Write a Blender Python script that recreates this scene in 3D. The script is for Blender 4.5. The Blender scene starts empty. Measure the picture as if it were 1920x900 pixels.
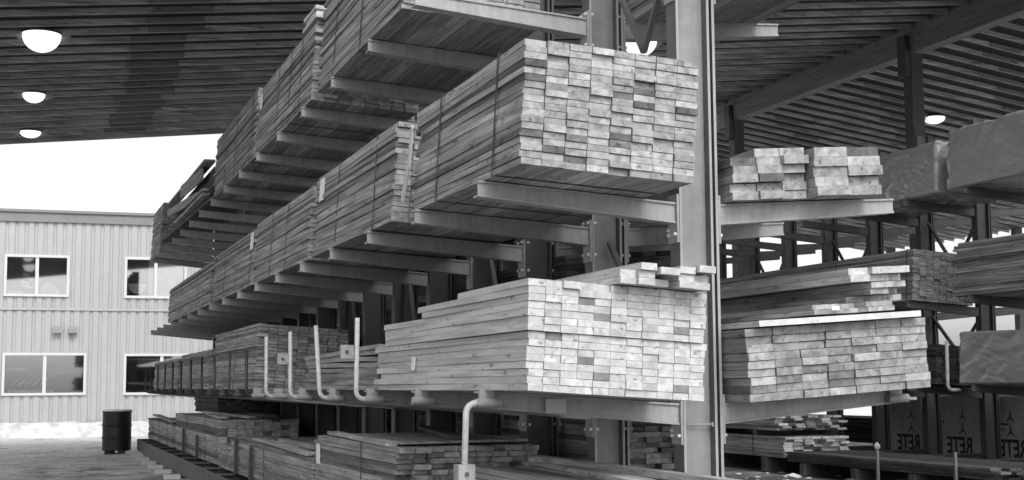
import bpy, bmesh, math, random
from mathutils import Vector, Matrix, noise
PI = math.pi
R = math.radians
S = bpy.context.scene
C = S.collection

# ------------------------------------------------------------------ camera, world, sun, exposure
cam_d = bpy.data.cameras.new('camera')
cam = bpy.data.objects.new('camera', cam_d)
C.objects.link(cam)
S.camera = cam
EYE = 1.33
cam_d.sensor_width = 36.0
cam_d.lens = 2600.0 / 1920.0 * 36.0
cam_d.clip_start = 0.05
cam_d.clip_end = 2000.0
cam.location = (0, 0, EYE)
cam.rotation_mode = 'XYZ'
cam.matrix_world = (Matrix.Translation((0, 0, EYE)) @ Matrix.Rotation(R(-19.3284), 4, 'Z')
                    @ Matrix.Rotation(R(90 + 5.9637), 4, 'X') @ Matrix.Rotation(R(-0.4), 4, 'Z'))

SUN_EL, SUN_AZ = 46.0, 178.0         # azimuth clockwise from +Y (the depth direction)
w = bpy.data.worlds.new('World')
S.world = w
w.use_nodes = True
wt = w.node_tree
bg = wt.nodes['Background']
sky = wt.nodes.new('ShaderNodeTexSky')
sky.sky_type = 'NISHITA'
sky.sun_disc = False
sky.sun_elevation = R(SUN_EL)
sky.sun_rotation = R(SUN_AZ)
sky.air_density = 1.0
sky.dust_density = 3.0
bw = wt.nodes.new('ShaderNodeRGBToBW')       # the photograph is black and white
wt.links.new(sky.outputs[0], bw.inputs[0])
wt.links.new(bw.outputs[0], bg.inputs[0])
bg.inputs[1].default_value = 0.15
sun_d = bpy.data.lights.new('sun', 'SUN')
sun_d.energy = 0.5
sun_d.angle = R(18)
sun_d.color = (1.0, 1.0, 1.0)
sun = bpy.data.objects.new('sun', sun_d)
C.objects.link(sun)
az, el = R(SUN_AZ), R(SUN_EL)
to_sun = Vector((math.sin(az) * math.cos(el), math.cos(az) * math.cos(el), math.sin(el)))
sun.rotation_euler = (-to_sun).to_track_quat('-Z', 'Y').to_euler()
S.view_settings.view_transform = 'Standard'
S.view_settings.look = 'None'
S.view_settings.exposure = 0.92
S.view_settings.gamma = 1.0
S.render.engine = 'CYCLES'
S.cycles.max_bounces = 8
S.cycles.diffuse_bounces = 4


# ------------------------------------------------------------------ materials
def new_mat(name):
    m = bpy.data.materials.new(name)
    m.use_nodes = True
    nt = m.node_tree
    return m, nt, nt.nodes['Principled BSDF']


def ramp(nt, src, stops):
    r = nt.nodes.new('ShaderNodeValToRGB')
    e = r.color_ramp.elements
    while len(e) < len(stops):
        e.new(0.5)
    for i, (p, v) in enumerate(stops):
        e[i].position = p
        e[i].color = (v, v, v, 1)
    nt.links.new(src, r.inputs[0])
    return r.outputs[0]


def math_n(nt, op, a, b):
    n = nt.nodes.new('ShaderNodeMath')
    n.operation = op
    for i, v in enumerate((a, b)):
        if isinstance(v, (int, float)):
            n.inputs[i].default_value = v
        else:
            nt.links.new(v, n.inputs[i])
    return n.outputs[0]


def noise_n(nt, vec, scale, detail=4.0, rough=0.55, dist=0.0):
    n = nt.nodes.new('ShaderNodeTexNoise')
    n.inputs['Scale'].default_value = scale
    n.inputs['Detail'].default_value = detail
    n.inputs['Roughness'].default_value = rough
    n.inputs['Distortion'].default_value = dist
    if vec is not None:
        nt.links.new(vec, n.inputs['Vector'])
    return n.outputs['Fac']


def mapped(nt, coord, scale):
    mp = nt.nodes.new('ShaderNodeMapping')
    mp.inputs['Scale'].default_value = scale
    nt.links.new(coord, mp.inputs['Vector'])
    return mp.outputs[0]


def wood(name, stops, axis=1, grain=0.35, ends_dark=0.0):
    """sawn boards: one tone per board (random per island), grain drawn out along the board"""
    m, nt, b = new_mat(name)
    tc = nt.nodes.new('ShaderNodeTexCoord')
    geo = nt.nodes.new('ShaderNodeNewGeometry')
    rnd = geo.outputs['Random Per Island']
    off = nt.nodes.new('ShaderNodeVectorMath')
    off.operation = 'MULTIPLY_ADD'
    cmb = nt.nodes.new('ShaderNodeCombineXYZ')
    for i in range(3):
        nt.links.new(rnd, cmb.inputs[i])
    nt.links.new(cmb.outputs[0], off.inputs[0])
    off.inputs[1].default_value = (37, 53, 71)
    nt.links.new(tc.outputs['Object'], off.inputs[2])
    s1 = [55, 55, 55]
    s1[axis] = 2.2
    s2 = [14, 14, 14]
    s2[axis] = 0.9
    s3 = [26, 26, 26]
    s3[axis] = 7.0
    g1 = noise_n(nt, mapped(nt, off.outputs[0], s1), 1.0, 5, 0.6, 0.4)
    g2 = noise_n(nt, mapped(nt, off.outputs[0], s2), 1.0, 4, 0.6, 0.6)
    g3 = noise_n(nt, mapped(nt, off.outputs[0], s3), 1.0, 2, 0.5)
    tone = ramp(nt, rnd, stops)
    k1 = ramp(nt, g1, [(0.30, 1 - grain), (0.68, 1 + grain * 0.4)])
    k2 = ramp(nt, g2, [(0.30, 1 - grain * 1.35), (0.66, 1 + grain * 0.6)])
    k3 = ramp(nt, g3, [(0.64, 1.0), (0.72, 0.5)])
    sepn = nt.nodes.new('ShaderNodeSeparateXYZ')
    nt.links.new(tc.outputs['Normal'], sepn.inputs[0])
    endf = math_n(nt, 'GREATER_THAN', math_n(nt, 'ABSOLUTE', sepn.outputs[axis], 0.0), 0.7)
    mxe = nt.nodes.new('ShaderNodeMix')
    mxe.data_type = 'FLOAT'
    nt.links.new(math_n(nt, 'MULTIPLY', endf, 0.8), mxe.inputs[0])
    nt.links.new(k1, mxe.inputs[2])
    mxe.inputs[3].default_value = 0.98
    k1 = mxe.outputs[0]
    v = math_n(nt, 'MULTIPLY', tone, k1)
    v = math_n(nt, 'MULTIPLY', v, k2)
    v = math_n(nt, 'MULTIPLY', v, k3)
    nt.links.new(v, b.inputs['Base Color'])
    b.inputs['Roughness'].default_value = 0.85
    b.inputs['Specular IOR Level'].default_value = 0.2
    bp = nt.nodes.new('ShaderNodeBump')
    bp.inputs['Strength'].default_value = 0.5
    bp.inputs['Distance'].default_value = 0.004
    nt.links.new(g1, bp.inputs['Height'])
    nt.links.new(bp.outputs[0], b.inputs['Normal'])
    return m


def paint(name, v, rough=0.5, wear=0.15, scale=6.0, spec=0.4):
    m, nt, b = new_mat(name)
    tc = nt.nodes.new('ShaderNodeTexCoord')
    n = noise_n(nt, tc.outputs['Object'], scale, 6, 0.65)
    n2 = noise_n(nt, mapped(nt, tc.outputs['Object'], (30, 30, 2)), 1.0, 3)
    k = ramp(nt, n, [(0.3, v * (1 - wear)), (0.7, v * (1 + wear))])
    k2 = ramp(nt, n2, [(0.35, 1 - wear * 0.6), (0.6, 1.0)])
    n3 = noise_n(nt, mapped(nt, tc.outputs['Object'], (scale * 4, scale * 4, scale * 2)), 1.0, 7, 0.75)
    k3 = ramp(nt, n3, [(0.66, 1.0), (0.70, 1 - wear * 2.2)])
    nt.links.new(math_n(nt, 'MULTIPLY', math_n(nt, 'MULTIPLY', k, k2), k3), b.inputs['Base Color'])
    nt.links.new(ramp(nt, n, [(0.3, rough + 0.15), (0.7, rough - 0.05)]), b.inputs['Roughness'])
    b.inputs['Specular IOR Level'].default_value = spec
    return m


def plain(name, v, rough=0.6, emit=0.0):
    m, nt, b = new_mat(name)
    b.inputs['Base Color'].default_value = (v, v, v, 1)
    b.inputs['Roughness'].default_value = rough
    if emit:
        b.inputs['Emission Color'].default_value = (1, 1, 1, 1)
        b.inputs['Emission Strength'].default_value = emit
    return m


M = {
    'wood': wood('grey_weathered_lumber', [(0.0, 0.15), (0.12, 0.28), (0.55, 0.35), (0.9, 0.42), (1.0, 0.48)]),
    'wood_mixed': wood('mixed_lumber', [(0.0, 0.14), (0.10, 0.16), (0.16, 0.33), (0.6, 0.40), (0.9, 0.46), (1.0, 0.52)]),
    'wood_fresh': wood('fresh_lumber', [(0.0, 0.20), (0.07, 0.26), (0.10, 0.50), (0.6, 0.58), (1.0, 0.64)], grain=0.22),
    'wood_dark': wood('dark_and_shaded_lumber', [(0.0, 0.04), (0.4, 0.08), (1.0, 0.13)]),  # also puts shade into the colour of the deep bundles
    'wood_pale': wood('pale_planed_board', [(0.0, 0.60), (1.0, 0.72)], grain=0.12),
    'joist': wood('roof_joist_wood', [(0.0, 0.34), (0.5, 0.50), (1.0, 0.66)], axis=0, grain=0.42),
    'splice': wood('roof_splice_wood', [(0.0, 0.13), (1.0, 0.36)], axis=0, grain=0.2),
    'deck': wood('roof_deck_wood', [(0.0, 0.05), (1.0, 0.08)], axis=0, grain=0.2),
    'beam': wood('glulam_wood', [(0.0, 0.24), (1.0, 0.28)], axis=1, grain=0.2),
    'steel': paint('grey_rack_paint', 0.37, 0.45, 0.2),
    'flange': paint('shaded_flange_grey', 0.13, 0.45, 0.12),  # shade on the side-facing flanges put into the colour; braces reuse it
    'edge': paint('lit_flange_edge', 0.36, 0.4, 0.1),  # light on the flanges' front edges put into pale strips
    'steel_shaded': paint('shaded_column_grey', 0.10, 0.5, 0.12),  # deeper uprights coloured darker to stand in for shade inside the rack
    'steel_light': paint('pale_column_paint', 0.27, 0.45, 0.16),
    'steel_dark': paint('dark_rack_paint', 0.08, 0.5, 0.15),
    'galv': paint('galvanised_pipe', 0.34, 0.4, 0.25, 20),
    'pin': paint('white_pin_paint', 0.52, 0.45, 0.22, 20),
    'bolt': plain('zinc_bolt', 0.7, 0.35),
    'strap': plain('black_steel_strap', 0.03, 0.5),
    'paper': plain('white_paper', 0.8, 0.7),
    'ink': plain('dark_print', 0.05, 0.7),
    'black': paint('black_drum_paint', 0.012, 0.4, 0.3, 9),
    'snow_rim': plain('snow', 0.82, 0.8),
    'post': paint('dark_post_paint', 0.07, 0.55, 0.1),
    'plate': paint('pale_notice_plate', 0.5, 0.5, 0.05),
}


def tarp_mat():
    m, nt, b = new_mat('grey_lumber_wrap')
    tc = nt.nodes.new('ShaderNodeTexCoord')
    n = noise_n(nt, tc.outputs['Object'], 3.0, 6, 0.6, 0.8)
    nt.links.new(ramp(nt, n, [(0.3, 0.27), (0.62, 0.30), (0.72, 0.33)]), b.inputs['Base Color'])
    b.inputs['Roughness'].default_value = 0.27
    n2 = noise_n(nt, mapped(nt, tc.outputs['Object'], (7, 4, 6)), 1.0, 5, 0.6, 1.6)
    b.inputs['Coat Weight'].default_value = 0.6
    b.inputs['Coat Roughness'].default_value = 0.18
    rid = math_n(nt, 'ABSOLUTE', math_n(nt, 'SUBTRACT', n2, 0.5), 0.0)
    bp = nt.nodes.new('ShaderNodeBump')
    bp.inputs['Strength'].default_value = 0.8
    bp.inputs['Distance'].default_value = 0.025
    nt.links.new(rid, bp.inputs['Height'])
    nt.links.new(bp.outputs[0], b.inputs['Normal'])
    return m


M['tarp'] = tarp_mat()


def wrap_mat():
    m, nt, b = new_mat('printed_paper_wrap')
    tc = nt.nodes.new('ShaderNodeTexCoord')
    n = noise_n(nt, tc.outputs['Object'], 5.0, 6, 0.7)
    nt.links.new(ramp(nt, n, [(0.3, 0.50), (0.7, 0.68)]), b.inputs['Base Color'])
    b.inputs['Roughness'].default_value = 0.7
    bp = nt.nodes.new('ShaderNodeBump')
    bp.inputs['Strength'].default_value = 0.5
    bp.inputs['Distance'].default_value = 0.02
    nt.links.new(n, bp.inputs['Height'])
    nt.links.new(bp.outputs[0], b.inputs['Normal'])
    return m


M['wrap'] = wrap_mat()


def ground_mat():
    m, nt, b = new_mat('yard_asphalt_with_snow')
    geo = nt.nodes.new('ShaderNodeNewGeometry')
    pos = geo.outputs['Position']
    big = noise_n(nt, mapped(nt, pos, (0.45, 0.55, 1)), 1.0, 6, 0.62, 0.5)
    fine = noise_n(nt, pos, 9.0, 6, 0.7)
    mid = noise_n(nt, mapped(nt, pos, (1.1, 1.3, 1)), 1.0, 5, 0.65, 0.3)
    base = ramp(nt, mid, [(0.36, 0.30), (0.48, 0.74), (0.66, 0.86)])
    base = math_n(nt, 'MULTIPLY', base, ramp(nt, fine, [(0.36, 0.45), (0.64, 1.15)]))
    sep = nt.nodes.new('ShaderNodeSeparateXYZ')
    nt.links.new(pos, sep.inputs[0])
    # darker dirt and painted roof shade near the viewer, cutting bounce; pale further in
    near = nt.nodes.new('ShaderNodeMapRange')
    near.inputs['From Min'].default_value = 18.0
    near.inputs['From Max'].default_value = 25.0
    near.inputs['To Min'].default_value = 0.18
    near.inputs['To Max'].default_value = 1.0
    ragged = math_n(nt, 'ADD', sep.outputs['Y'], math_n(nt, 'MULTIPLY', math_n(nt, 'SUBTRACT', mid, 0.5), 14.0))
    nt.links.new(ragged, near.inputs['Value'])
    base = math_n(nt, 'MULTIPLY', base, near.outputs[0])
    # trodden snow lies beyond the roof; more of it further out
    dist = nt.nodes.new('ShaderNodeMapRange')
    dist.inputs['From Min'].default_value = 27.0
    dist.inputs['From Max'].default_value = 55.0
    dist.inputs['To Min'].default_value = -0.16
    dist.inputs['To Max'].default_value = 0.25
    nt.links.new(sep.outputs['Y'], dist.inputs['Value'])
    dx = nt.nodes.new('ShaderNodeMapRange')
    dx.inputs['From Min'].default_value = 20.0
    dx.inputs['From Max'].default_value = 30.0
    dx.inputs['To Min'].default_value = 0.0
    dx.inputs['To Max'].default_value = 0.6
    nt.links.new(sep.outputs['X'], dx.inputs['Value'])
    sn = math_n(nt, 'ADD', math_n(nt, 'ADD', big, dist.outputs[0]), dx.outputs[0])
    fac = ramp(nt, sn, [(0.50, 0.0), (0.62, 1.0)])
    mx = nt.nodes.new('ShaderNodeMix')
    mx.data_type = 'FLOAT'
    nt.links.new(fac, mx.inputs[0])
    nt.links.new(base, mx.inputs[2])
    nt.links.new(ramp(nt, fine, [(0.3, 0.55), (0.6, 0.8)]), mx.inputs[3])
    nt.links.new(mx.outputs[0], b.inputs['Base Color'])
    b.inputs['Roughness'].default_value = 0.8
    bp = nt.nodes.new('ShaderNodeBump')
    bp.inputs['Strength'].default_value = 0.18
    bp.inputs['Distance'].default_value = 0.03
    nt.links.new(fine, bp.inputs['Height'])
    nt.links.new(bp.outputs[0], b.inputs['Normal'])
    return m


def snow_mat():
    m, nt, b = new_mat('bank_snow')
    geo = nt.nodes.new('ShaderNodeNewGeometry')
    n = noise_n(nt, geo.outputs['Position'], 3.0, 6, 0.65)
    nt.links.new(ramp(nt, n, [(0.34, 0.44), (0.6, 0.72)]), b.inputs['Base Color'])
    b.inputs['Roughness'].default_value = 0.85
    return m


M['ground'] = ground_mat()
M['snow'] = snow_mat()
M['siding'] = paint('pale_siding', 0.42, 0.55, 0.05, 2.0)
M['fascia'] = paint('grey_fascia', 0.22, 0.5, 0.06, 2.0)
M['white_frame'] = plain('white_frame', 0.62, 0.5)
M['room'] = plain('dark_room', 0.2, 0.9)
M['curtain'] = paint('pale_curtain', 0.5, 0.8, 0.2, 5.0)


def glass_mat():
    m = bpy.data.materials.new('window_glass')
    m.use_nodes = True
    nt = m.node_tree
    nt.nodes.clear()
    o = nt.nodes.new('ShaderNodeOutputMaterial')
    t = nt.nodes.new('ShaderNodeBsdfTransparent')
    t.inputs[0].default_value = (0.75, 0.75, 0.75, 1)
    g = nt.nodes.new('ShaderNodeBsdfGlossy')
    g.inputs['Roughness'].default_value = 0.03
    mx = nt.nodes.new('ShaderNodeMixShader')
    mx.inputs[0].default_value = 0.24
    nt.links.new(t.outputs[0], mx.inputs[1])
    nt.links.new(g.outputs[0], mx.inputs[2])
    nt.links.new(mx.outputs[0], o.inputs[0])
    return m


M['glass'] = glass_mat()


def lamp_mat():
    m, nt, b = new_mat('lit_lamp_dome')
    b.inputs['Base Color'].default_value = (0.8, 0.8, 0.8, 1)
    b.inputs['Emission Color'].default_value = (1, 1, 1, 1)
    b.inputs['Emission Strength'].default_value = 0.6
    b.inputs['Roughness'].default_value = 0.3
    return m


M['lamp'] = lamp_mat()


# ------------------------------------------------------------------ mesh helpers
class MB:
    """collects boxes, bars and tubes into one mesh"""

    def __init__(self):
        self.v, self.f = [], []

    def add(self, vs, fs):
        o = len(self.v)
        self.v += [tuple(p) for p in vs]
        self.f += [tuple(i + o for i in f) for f in fs]

    def box(self, x0, x1, y0, y1, z0, z1):
        self.hexa([(x0, y0, z0), (x1, y0, z0), (x1, y1, z0), (x0, y1, z0),
                   (x0, y0, z1), (x1, y0, z1), (x1, y1, z1), (x0, y1, z1)])

    def hexa(self, p):
        self.add(p, [(0, 3, 2, 1), (4, 5, 6, 7), (0, 1, 5, 4), (1, 2, 6, 5), (2, 3, 7, 6), (3, 0, 4, 7)])

    def bar(self, a, b, w, t, up=(0, 0, 1)):
        a, b = Vector(a), Vector(b)
        d = (b - a).normalized()
        s = d.cross(Vector(up))
        if s.length < 1e-4:
            s = Vector((1, 0, 0))
        s.normalize()
        u = s.cross(d)
        s, u = s * w / 2, u * t / 2
        self.hexa([a - s - u, a + s - u, b + s - u, b - s - u, a - s + u, a + s + u, b + s + u, b - s + u])

    def tube(self, pts, r, n=10):
        pts = [Vector(p) for p in pts]
        rings = []
        ref = Vector((0, 1, 0.013)).normalized()
        for i, p in enumerate(pts):
            d = (pts[min(i + 1, len(pts) - 1)] - pts[max(i - 1, 0)]).normalized()
            s = d.cross(ref).normalized()
            u = s.cross(d)
            rings.append([p + (s * math.cos(2 * PI * k / n) + u * math.sin(2 * PI * k / n)) * r for k in range(n)])
        vs = [q for rg in rings for q in rg]
        fs = []
        for i in range(len(pts) - 1):
            for k in range(n):
                a, b2 = i * n + k, i * n + (k + 1) % n
                fs.append((a, b2, b2 + n, a + n))
        fs.append(tuple(range(n - 1, -1, -1)))
        fs.append(tuple((len(pts) - 1) * n + k for k in range(n)))
        self.add(vs, fs)

    def lathe(self, prof, c=(0, 0, 0), n=28, cap=True):
        vs = []
        for r, z in prof:
            for k in range(n):
                a = 2 * PI * k / n
                vs.append((c[0] + r * math.cos(a), c[1] + r * math.sin(a), c[2] + z))
        fs = []
        for i in range(len(prof) - 1):
            for k in range(n):
                a, b2 = i * n + k, i * n + (k + 1) % n
                fs.append((a, b2, b2 + n, a + n))
        if cap:
            fs.append(tuple(range(n - 1, -1, -1)))
            fs.append(tuple((len(prof) - 1) * n + k for k in range(n)))
        self.add(vs, fs)

    def mesh(self, name, mat):
        me = bpy.data.meshes.new(name)
        me.from_pydata(self.v, [], self.f)
        bm = bmesh.new()
        bm.from_mesh(me)
        bmesh.ops.recalc_face_normals(bm, faces=bm.faces)
        bm.to_mesh(me)
        bm.free()
        me.materials.append(mat)
        return me

    def build(self, name, mat, parent=None, loc=(0, 0, 0), smooth=False):
        return link(name, self.mesh(name, mat), parent, loc, smooth)


def link(name, me, parent=None, loc=(0, 0, 0), smooth=False):
    o = bpy.data.objects.new(name, me)
    C.objects.link(o)
    o.location = loc
    if parent is not None:
        o.parent = parent
    if smooth:
        for p in me.polygons:
            p.use_smooth = True
    return o


def tag(o, label, cat, group=None):
    o['label'] = label
    o['category'] = cat
    if group:
        o['group'] = group
    return o


def thing(name, label, cat, loc=(0, 0, 0), group=None, rot=(0, 0, 0)):
    o = bpy.data.objects.new(name, None)
    o.empty_display_size = 0.2
    C.objects.link(o)
    o.location = loc
    o.rotation_euler = rot
    return tag(o, label, cat, group)


def struct(o, kind='structure'):
    o['kind'] = kind
    return o


# ------------------------------------------------------------------ setting
g = MB()
g.add([(-700, -300, 0), (900, -300, 0), (900, 1200, 0), (-700, 1200, 0)], [(0, 1, 2, 3)])
struct(g.build('ground', M['ground']))

g = MB()
g.box(2.35, 5.4, 3.0, 31.0, .0, .004)  # dark sheet added under the rack to cut bounced light
struct(g.build('bounce_cut_sheet', paint('dark_bounce_sheet', 0.07, 0.9, 0.35, 2.0)))

# ------------------------------------------------------------------ metal sided building beyond the yard
BY = 41.0
bld = thing('metal_sided_building', 'two storey building in pale ribbed metal siding behind the yard', 'building', (0, BY, 0))
BX0, BX1, BZ = -9.0, 6.4, 6.0
WINS = [(-0.55, 1.06, 3.94, 4.99, 'a'), (2.68, 4.30, 3.93, 4.99, 'b'),
        (-0.53, 1.58, 1.19, 2.25, 'c'), (2.71, 4.70, 1.18, 2.23, 'd')]


def ribbed_wall():
    """trapezoid ribs as real folds; openings are left out strip by strip"""
    m = MB()
    pitch, dp = 0.255, 0.036
    prof = []
    x = BX0
    while x < BX1:
        prof += [(x, 0), (x + 0.05, 0), (x + 0.085, -dp), (x + 0.22, -dp)]
        x += pitch
    prof.append((x, 0))
    xs = set()
    for a, b, *_ in WINS:
        xs |= {a, b}

    def yat(xx):
        for (xa, ya), (xb, yb) in zip(prof, prof[1:]):
            if xa <= xx <= xb:
                return ya + (yb - ya) * (xx - xa) / max(xb - xa, 1e-6)
        return 0
    pts = sorted(set([p for p in prof] + [(q, yat(q)) for q in xs]))
    for (xa, ya), (xb, yb) in zip(pts, pts[1:]):
        if xb - xa < 1e-5:
            continue
        mid = (xa + xb) / 2
        spans = [(0.0, 3.50), (3.56, BZ)]
        for a, b, z0, z1, _ in WINS:
            if a < mid < b:
                ns = []
                for s0, s1 in spans:
                    if z1 <= s0 or z0 >= s1:
                        ns.append((s0, s1))
                    else:
                        ns += [(s0, z0), (z1, s1)]
                spans = [q for q in ns if q[1] - q[0] > 0.01]
        for s0, s1 in spans:
            m.add([(xa, ya, s0), (xb, yb, s0), (xb, yb, s1), (xa, ya, s1)], [(0, 1, 2, 3)])
    return m


ribbed_wall().build('wall', M['siding'], bld)
m = MB()
m.box(BX0, BX1, 8.0, 8.2, 0, BZ)
m.box(BX0, BX0 + .1, .05, 8.0, 0, BZ)
m.box(BX1 - .1, BX1, .05, 8.0, 0, BZ)
m.box(BX0, BX1, .05, 8.2, BZ, BZ + .1)
m.build('side_walls', M['siding'], bld)
m = MB()
m.box(BX0 - .05, BX1 + .05, -0.10, 8.3, BZ - .02, 6.24)
m.build('fascia', M['fascia'], bld)
m = MB()
m.box(BX0 - .08, BX1 + .08, -0.16, 8.35, 6.243, 6.32)
m.build('roof_edge_cap', M['fascia'], bld)
m = MB()
m.box(BX0, BX1, -0.07, 0.02, 3.50, 3.56)
m.build('flashing', M['siding'], bld)
for a, b, z0, z1, kind in WINS:
    fr = MB()
    t = 0.06
    for q in ((a - t, b + t, z0 - t, z0 + .01), (a - t, b + t, z1 - .01, z1 + t), (a - t, a + .01, z0 + .01, z1 - .01),
              (b - .01, b + t, z0 + .01, z1 - .01)):
        fr.box(q[0], q[1], -0.09, 0.02, q[2], q[3])
    wf = fr.build('window', M['white_frame'], bld)
    mu = MB()
    c = (a + b) / 2
    mu.box(c - .045, c + .045, -0.06, 0.03, z0 + .012, z1 - .012)
    mu.build('mullion', M['white_frame'], wf)
    p = MB()
    p.box(a + .012, c - .047, 0.0, 0.008, z0 + .012, z1 - .012)
    p.build('pane', M['glass'], wf)
    p = MB()
    p.box(c + .047, b - .012, 0.0, 0.008, z0 + .012, z1 - .012)
    p.build('pane', M['glass'], wf)
    rm = MB()
    rm.add([(a, .03, z0), (b, .03, z0), (b, .03, z1), (a, .03, z1), (a, 1.2, z0), (b, 1.2, z0), (b, 1.2, z1), (a, 1.2, z1)],
           [(4, 5, 6, 7), (0, 1, 5, 4), (3, 2, 6, 7), (0, 3, 7, 4), (1, 2, 6, 5)])
    rm.build('room_recess', M['room'], wf)
    cu = MB()
    rr = random.Random(ord(kind))
    if kind == 'a':
        for k in range(7):
            zz = z1 - .12 - k * .11
            cu.bar((a + .42 + rr.uniform(-.06, .06), .3, zz), (a + .66 + rr.uniform(-.08, .1), .25, zz - .06), .05, .08)
        n = 14
        prof = [(c + .12 + .6 * q / n, z0 + .02 + .32 * math.sin(PI * min(1, .15 + q / n)) ** .6) for q in range(n + 1)]
        for (x0, h0), (x1, h1) in zip(prof, prof[1:]):
            cu.hexa([(x0, .15, z0 + .01), (x1, .15, z0 + .01), (x1, .4, z0 + .01), (x0, .4, z0 + .01),
                     (x0, .15, h0), (x1, .15, h1), (x1, .4, h1), (x0, .4, h0)])
        cu.box(a + .08, a + .45, .12, .25, z0 + .01, z0 + .09)
    elif kind == 'b':
        cu.box(c + .06, b - .02, .05, .09, z0 + .02, z1 - .02)
        cu.box(a + .62, c - .06, .05, .09, z0 + .02, z1 - .02)
        n = 12
        for k in range(n):
            x0, x1 = a + .03 + .55 * k / n, a + .03 + .55 * (k + 1) / n
            d = .28 * math.sin(PI * (k + .5) / n) ** .6
            cu.box(x0, x1, .05, .10, z0 + .36 - d, z0 + .36)
    elif kind == 'c':
        cu.box(a + .05, a + .55, .3, .5, z1 - .42, z1 - .36)
        cu.box(a + .1, c + .25, .1, .25, z0 + .015, z0 + .09)
        for k in range(5):
            cu.bar((a + .15 + .2 * k, .5, z0 + .2 + .05 * rr.random()), (a + .35 + .2 * k, .4, z0 + .32 + .1 * rr.random()), .03, .05)
        cu.bar((c + .1, .8, z0 + .55), (b - .1, .8, z0 + .72), .05, .22)
    else:
        cu.box(a + .05, b - .05, .06, .09, z1 - .12, z1 - .08)
        cu.bar((a + .1, .5, z0 + .28), (b - .2, .4, z0 + .18), .05, .06)
    cu.build('curtain', M['curtain'], wf)
for vx in (0.83, 1.25):
    m = MB()
    m.hexa([(vx - .12, -.22, 2.86), (vx + .12, -.22, 2.86), (vx + .12, -.04, 2.86), (vx - .12, -.04, 2.86),
            (vx - .12, -.14, 3.04), (vx + .12, -.14, 3.04), (vx + .12, -.04, 3.04), (vx - .12, -.04, 3.04)])
    m.build('vent_hood', M['fascia'], bld)

# snow bank along the wall
m = MB()
nx, ny = 150, 10
vs, fs = [], []
for i in range(nx + 1):
    x = BX0 + (BX1 + .5 - BX0) * i / nx
    for j in range(ny + 1):
        u = j / ny
        y = BY - 1.25 + 1.2 * u + .12 * noise.noise((x * 1.3, 0, 5))
        h = (.40 + .07 * noise.noise((x * .9, 3, u * 2)) + .04 * noise.noise((x * 4, 1, u * 5)))
        z = -.02 + h * min(1, (u * 2.3)) ** .6
        vs.append((x, y, z))
for i in range(nx):
    for j in range(ny):
        a = i * (ny + 1) + j
        fs.append((a, a + ny + 1, a + ny + 2, a + 1))
m.add(vs, fs)
struct(m.build('snow_bank', M['snow'], smooth=True), 'stuff')

# trodden snow left in low irregular patches on the open yard
m = MB()
cx, cy = 62, 190
vs, fs = [], []
for i in range(cx + 1):
    for j in range(cy + 1):
        x, y = -3.4 + i * .09, 20.5 + j * .10
        h = noise.fractal(Vector((x * .55, y * .42, 2.0)), 1.0, 2.0, 4) + .35 * noise.noise(Vector((x * 3, y * 2.4, 4.0)))
        h += -.06 + .026 * (y - 27)
        vs.append((x, y, max(-.05, .05 * h) if abs(x) < 3.3 and x < 2.0 else -.05))
for i in range(cx):
    for j in range(cy):
        a = i * (cy + 1) + j
        fs.append((a, a + cy + 1, a + cy + 2, a + 1))
m.add(vs, fs)
struct(m.build('trodden_snow', M['snow'], smooth=True), 'stuff')

# lumps of trodden snow on the aisle floor at the right
m = MB()
rr = random.Random(5)
for k in range(150):
    x, y = rr.uniform(8.5, 11.3), rr.uniform(11.5, 18.5)
    s = rr.choice((.03, .05, .07, .14))
    ico = [(0, 0, 1), (.9, 0, .4), (.3, .85, .45), (-.7, .5, .4), (-.7, -.5, .5), (.3, -.85, .4), (1.2, .3, 0), (0, 1.2, 0), (-1.1, 0, 0), (0, -1.2, 0)]
    ps = [(x + s * q[0] * rr.uniform(.7, 1.4), y + s * q[1] * rr.uniform(.7, 1.4), -.005 + s * .55 * q[2] * rr.uniform(.6, 1.2)) for q in ico]
    m.add(ps, [(0, 1, 2), (0, 2, 3), (0, 3, 4), (0, 4, 5), (0, 5, 1), (1, 6, 7, 2), (2, 7, 3), (3, 7, 8), (3, 8, 4), (4, 8, 9), (4, 9, 5), (5, 9, 1), (1, 9, 6)])
struct(m.build('snow_lumps', M['snow']), 'stuff')

# ------------------------------------------------------------------ open shed roof
RX, SL, Y0R, Y1R, Y2R = 16.0, 0.105, 14.0, 30.0, 44.0
SR = -0.14


def zroof(x):
    z = 6.80 + SL * (min(x, RX) - 3.65)
    if x > RX:
        z += SR * (x - RX)
    return z


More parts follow.
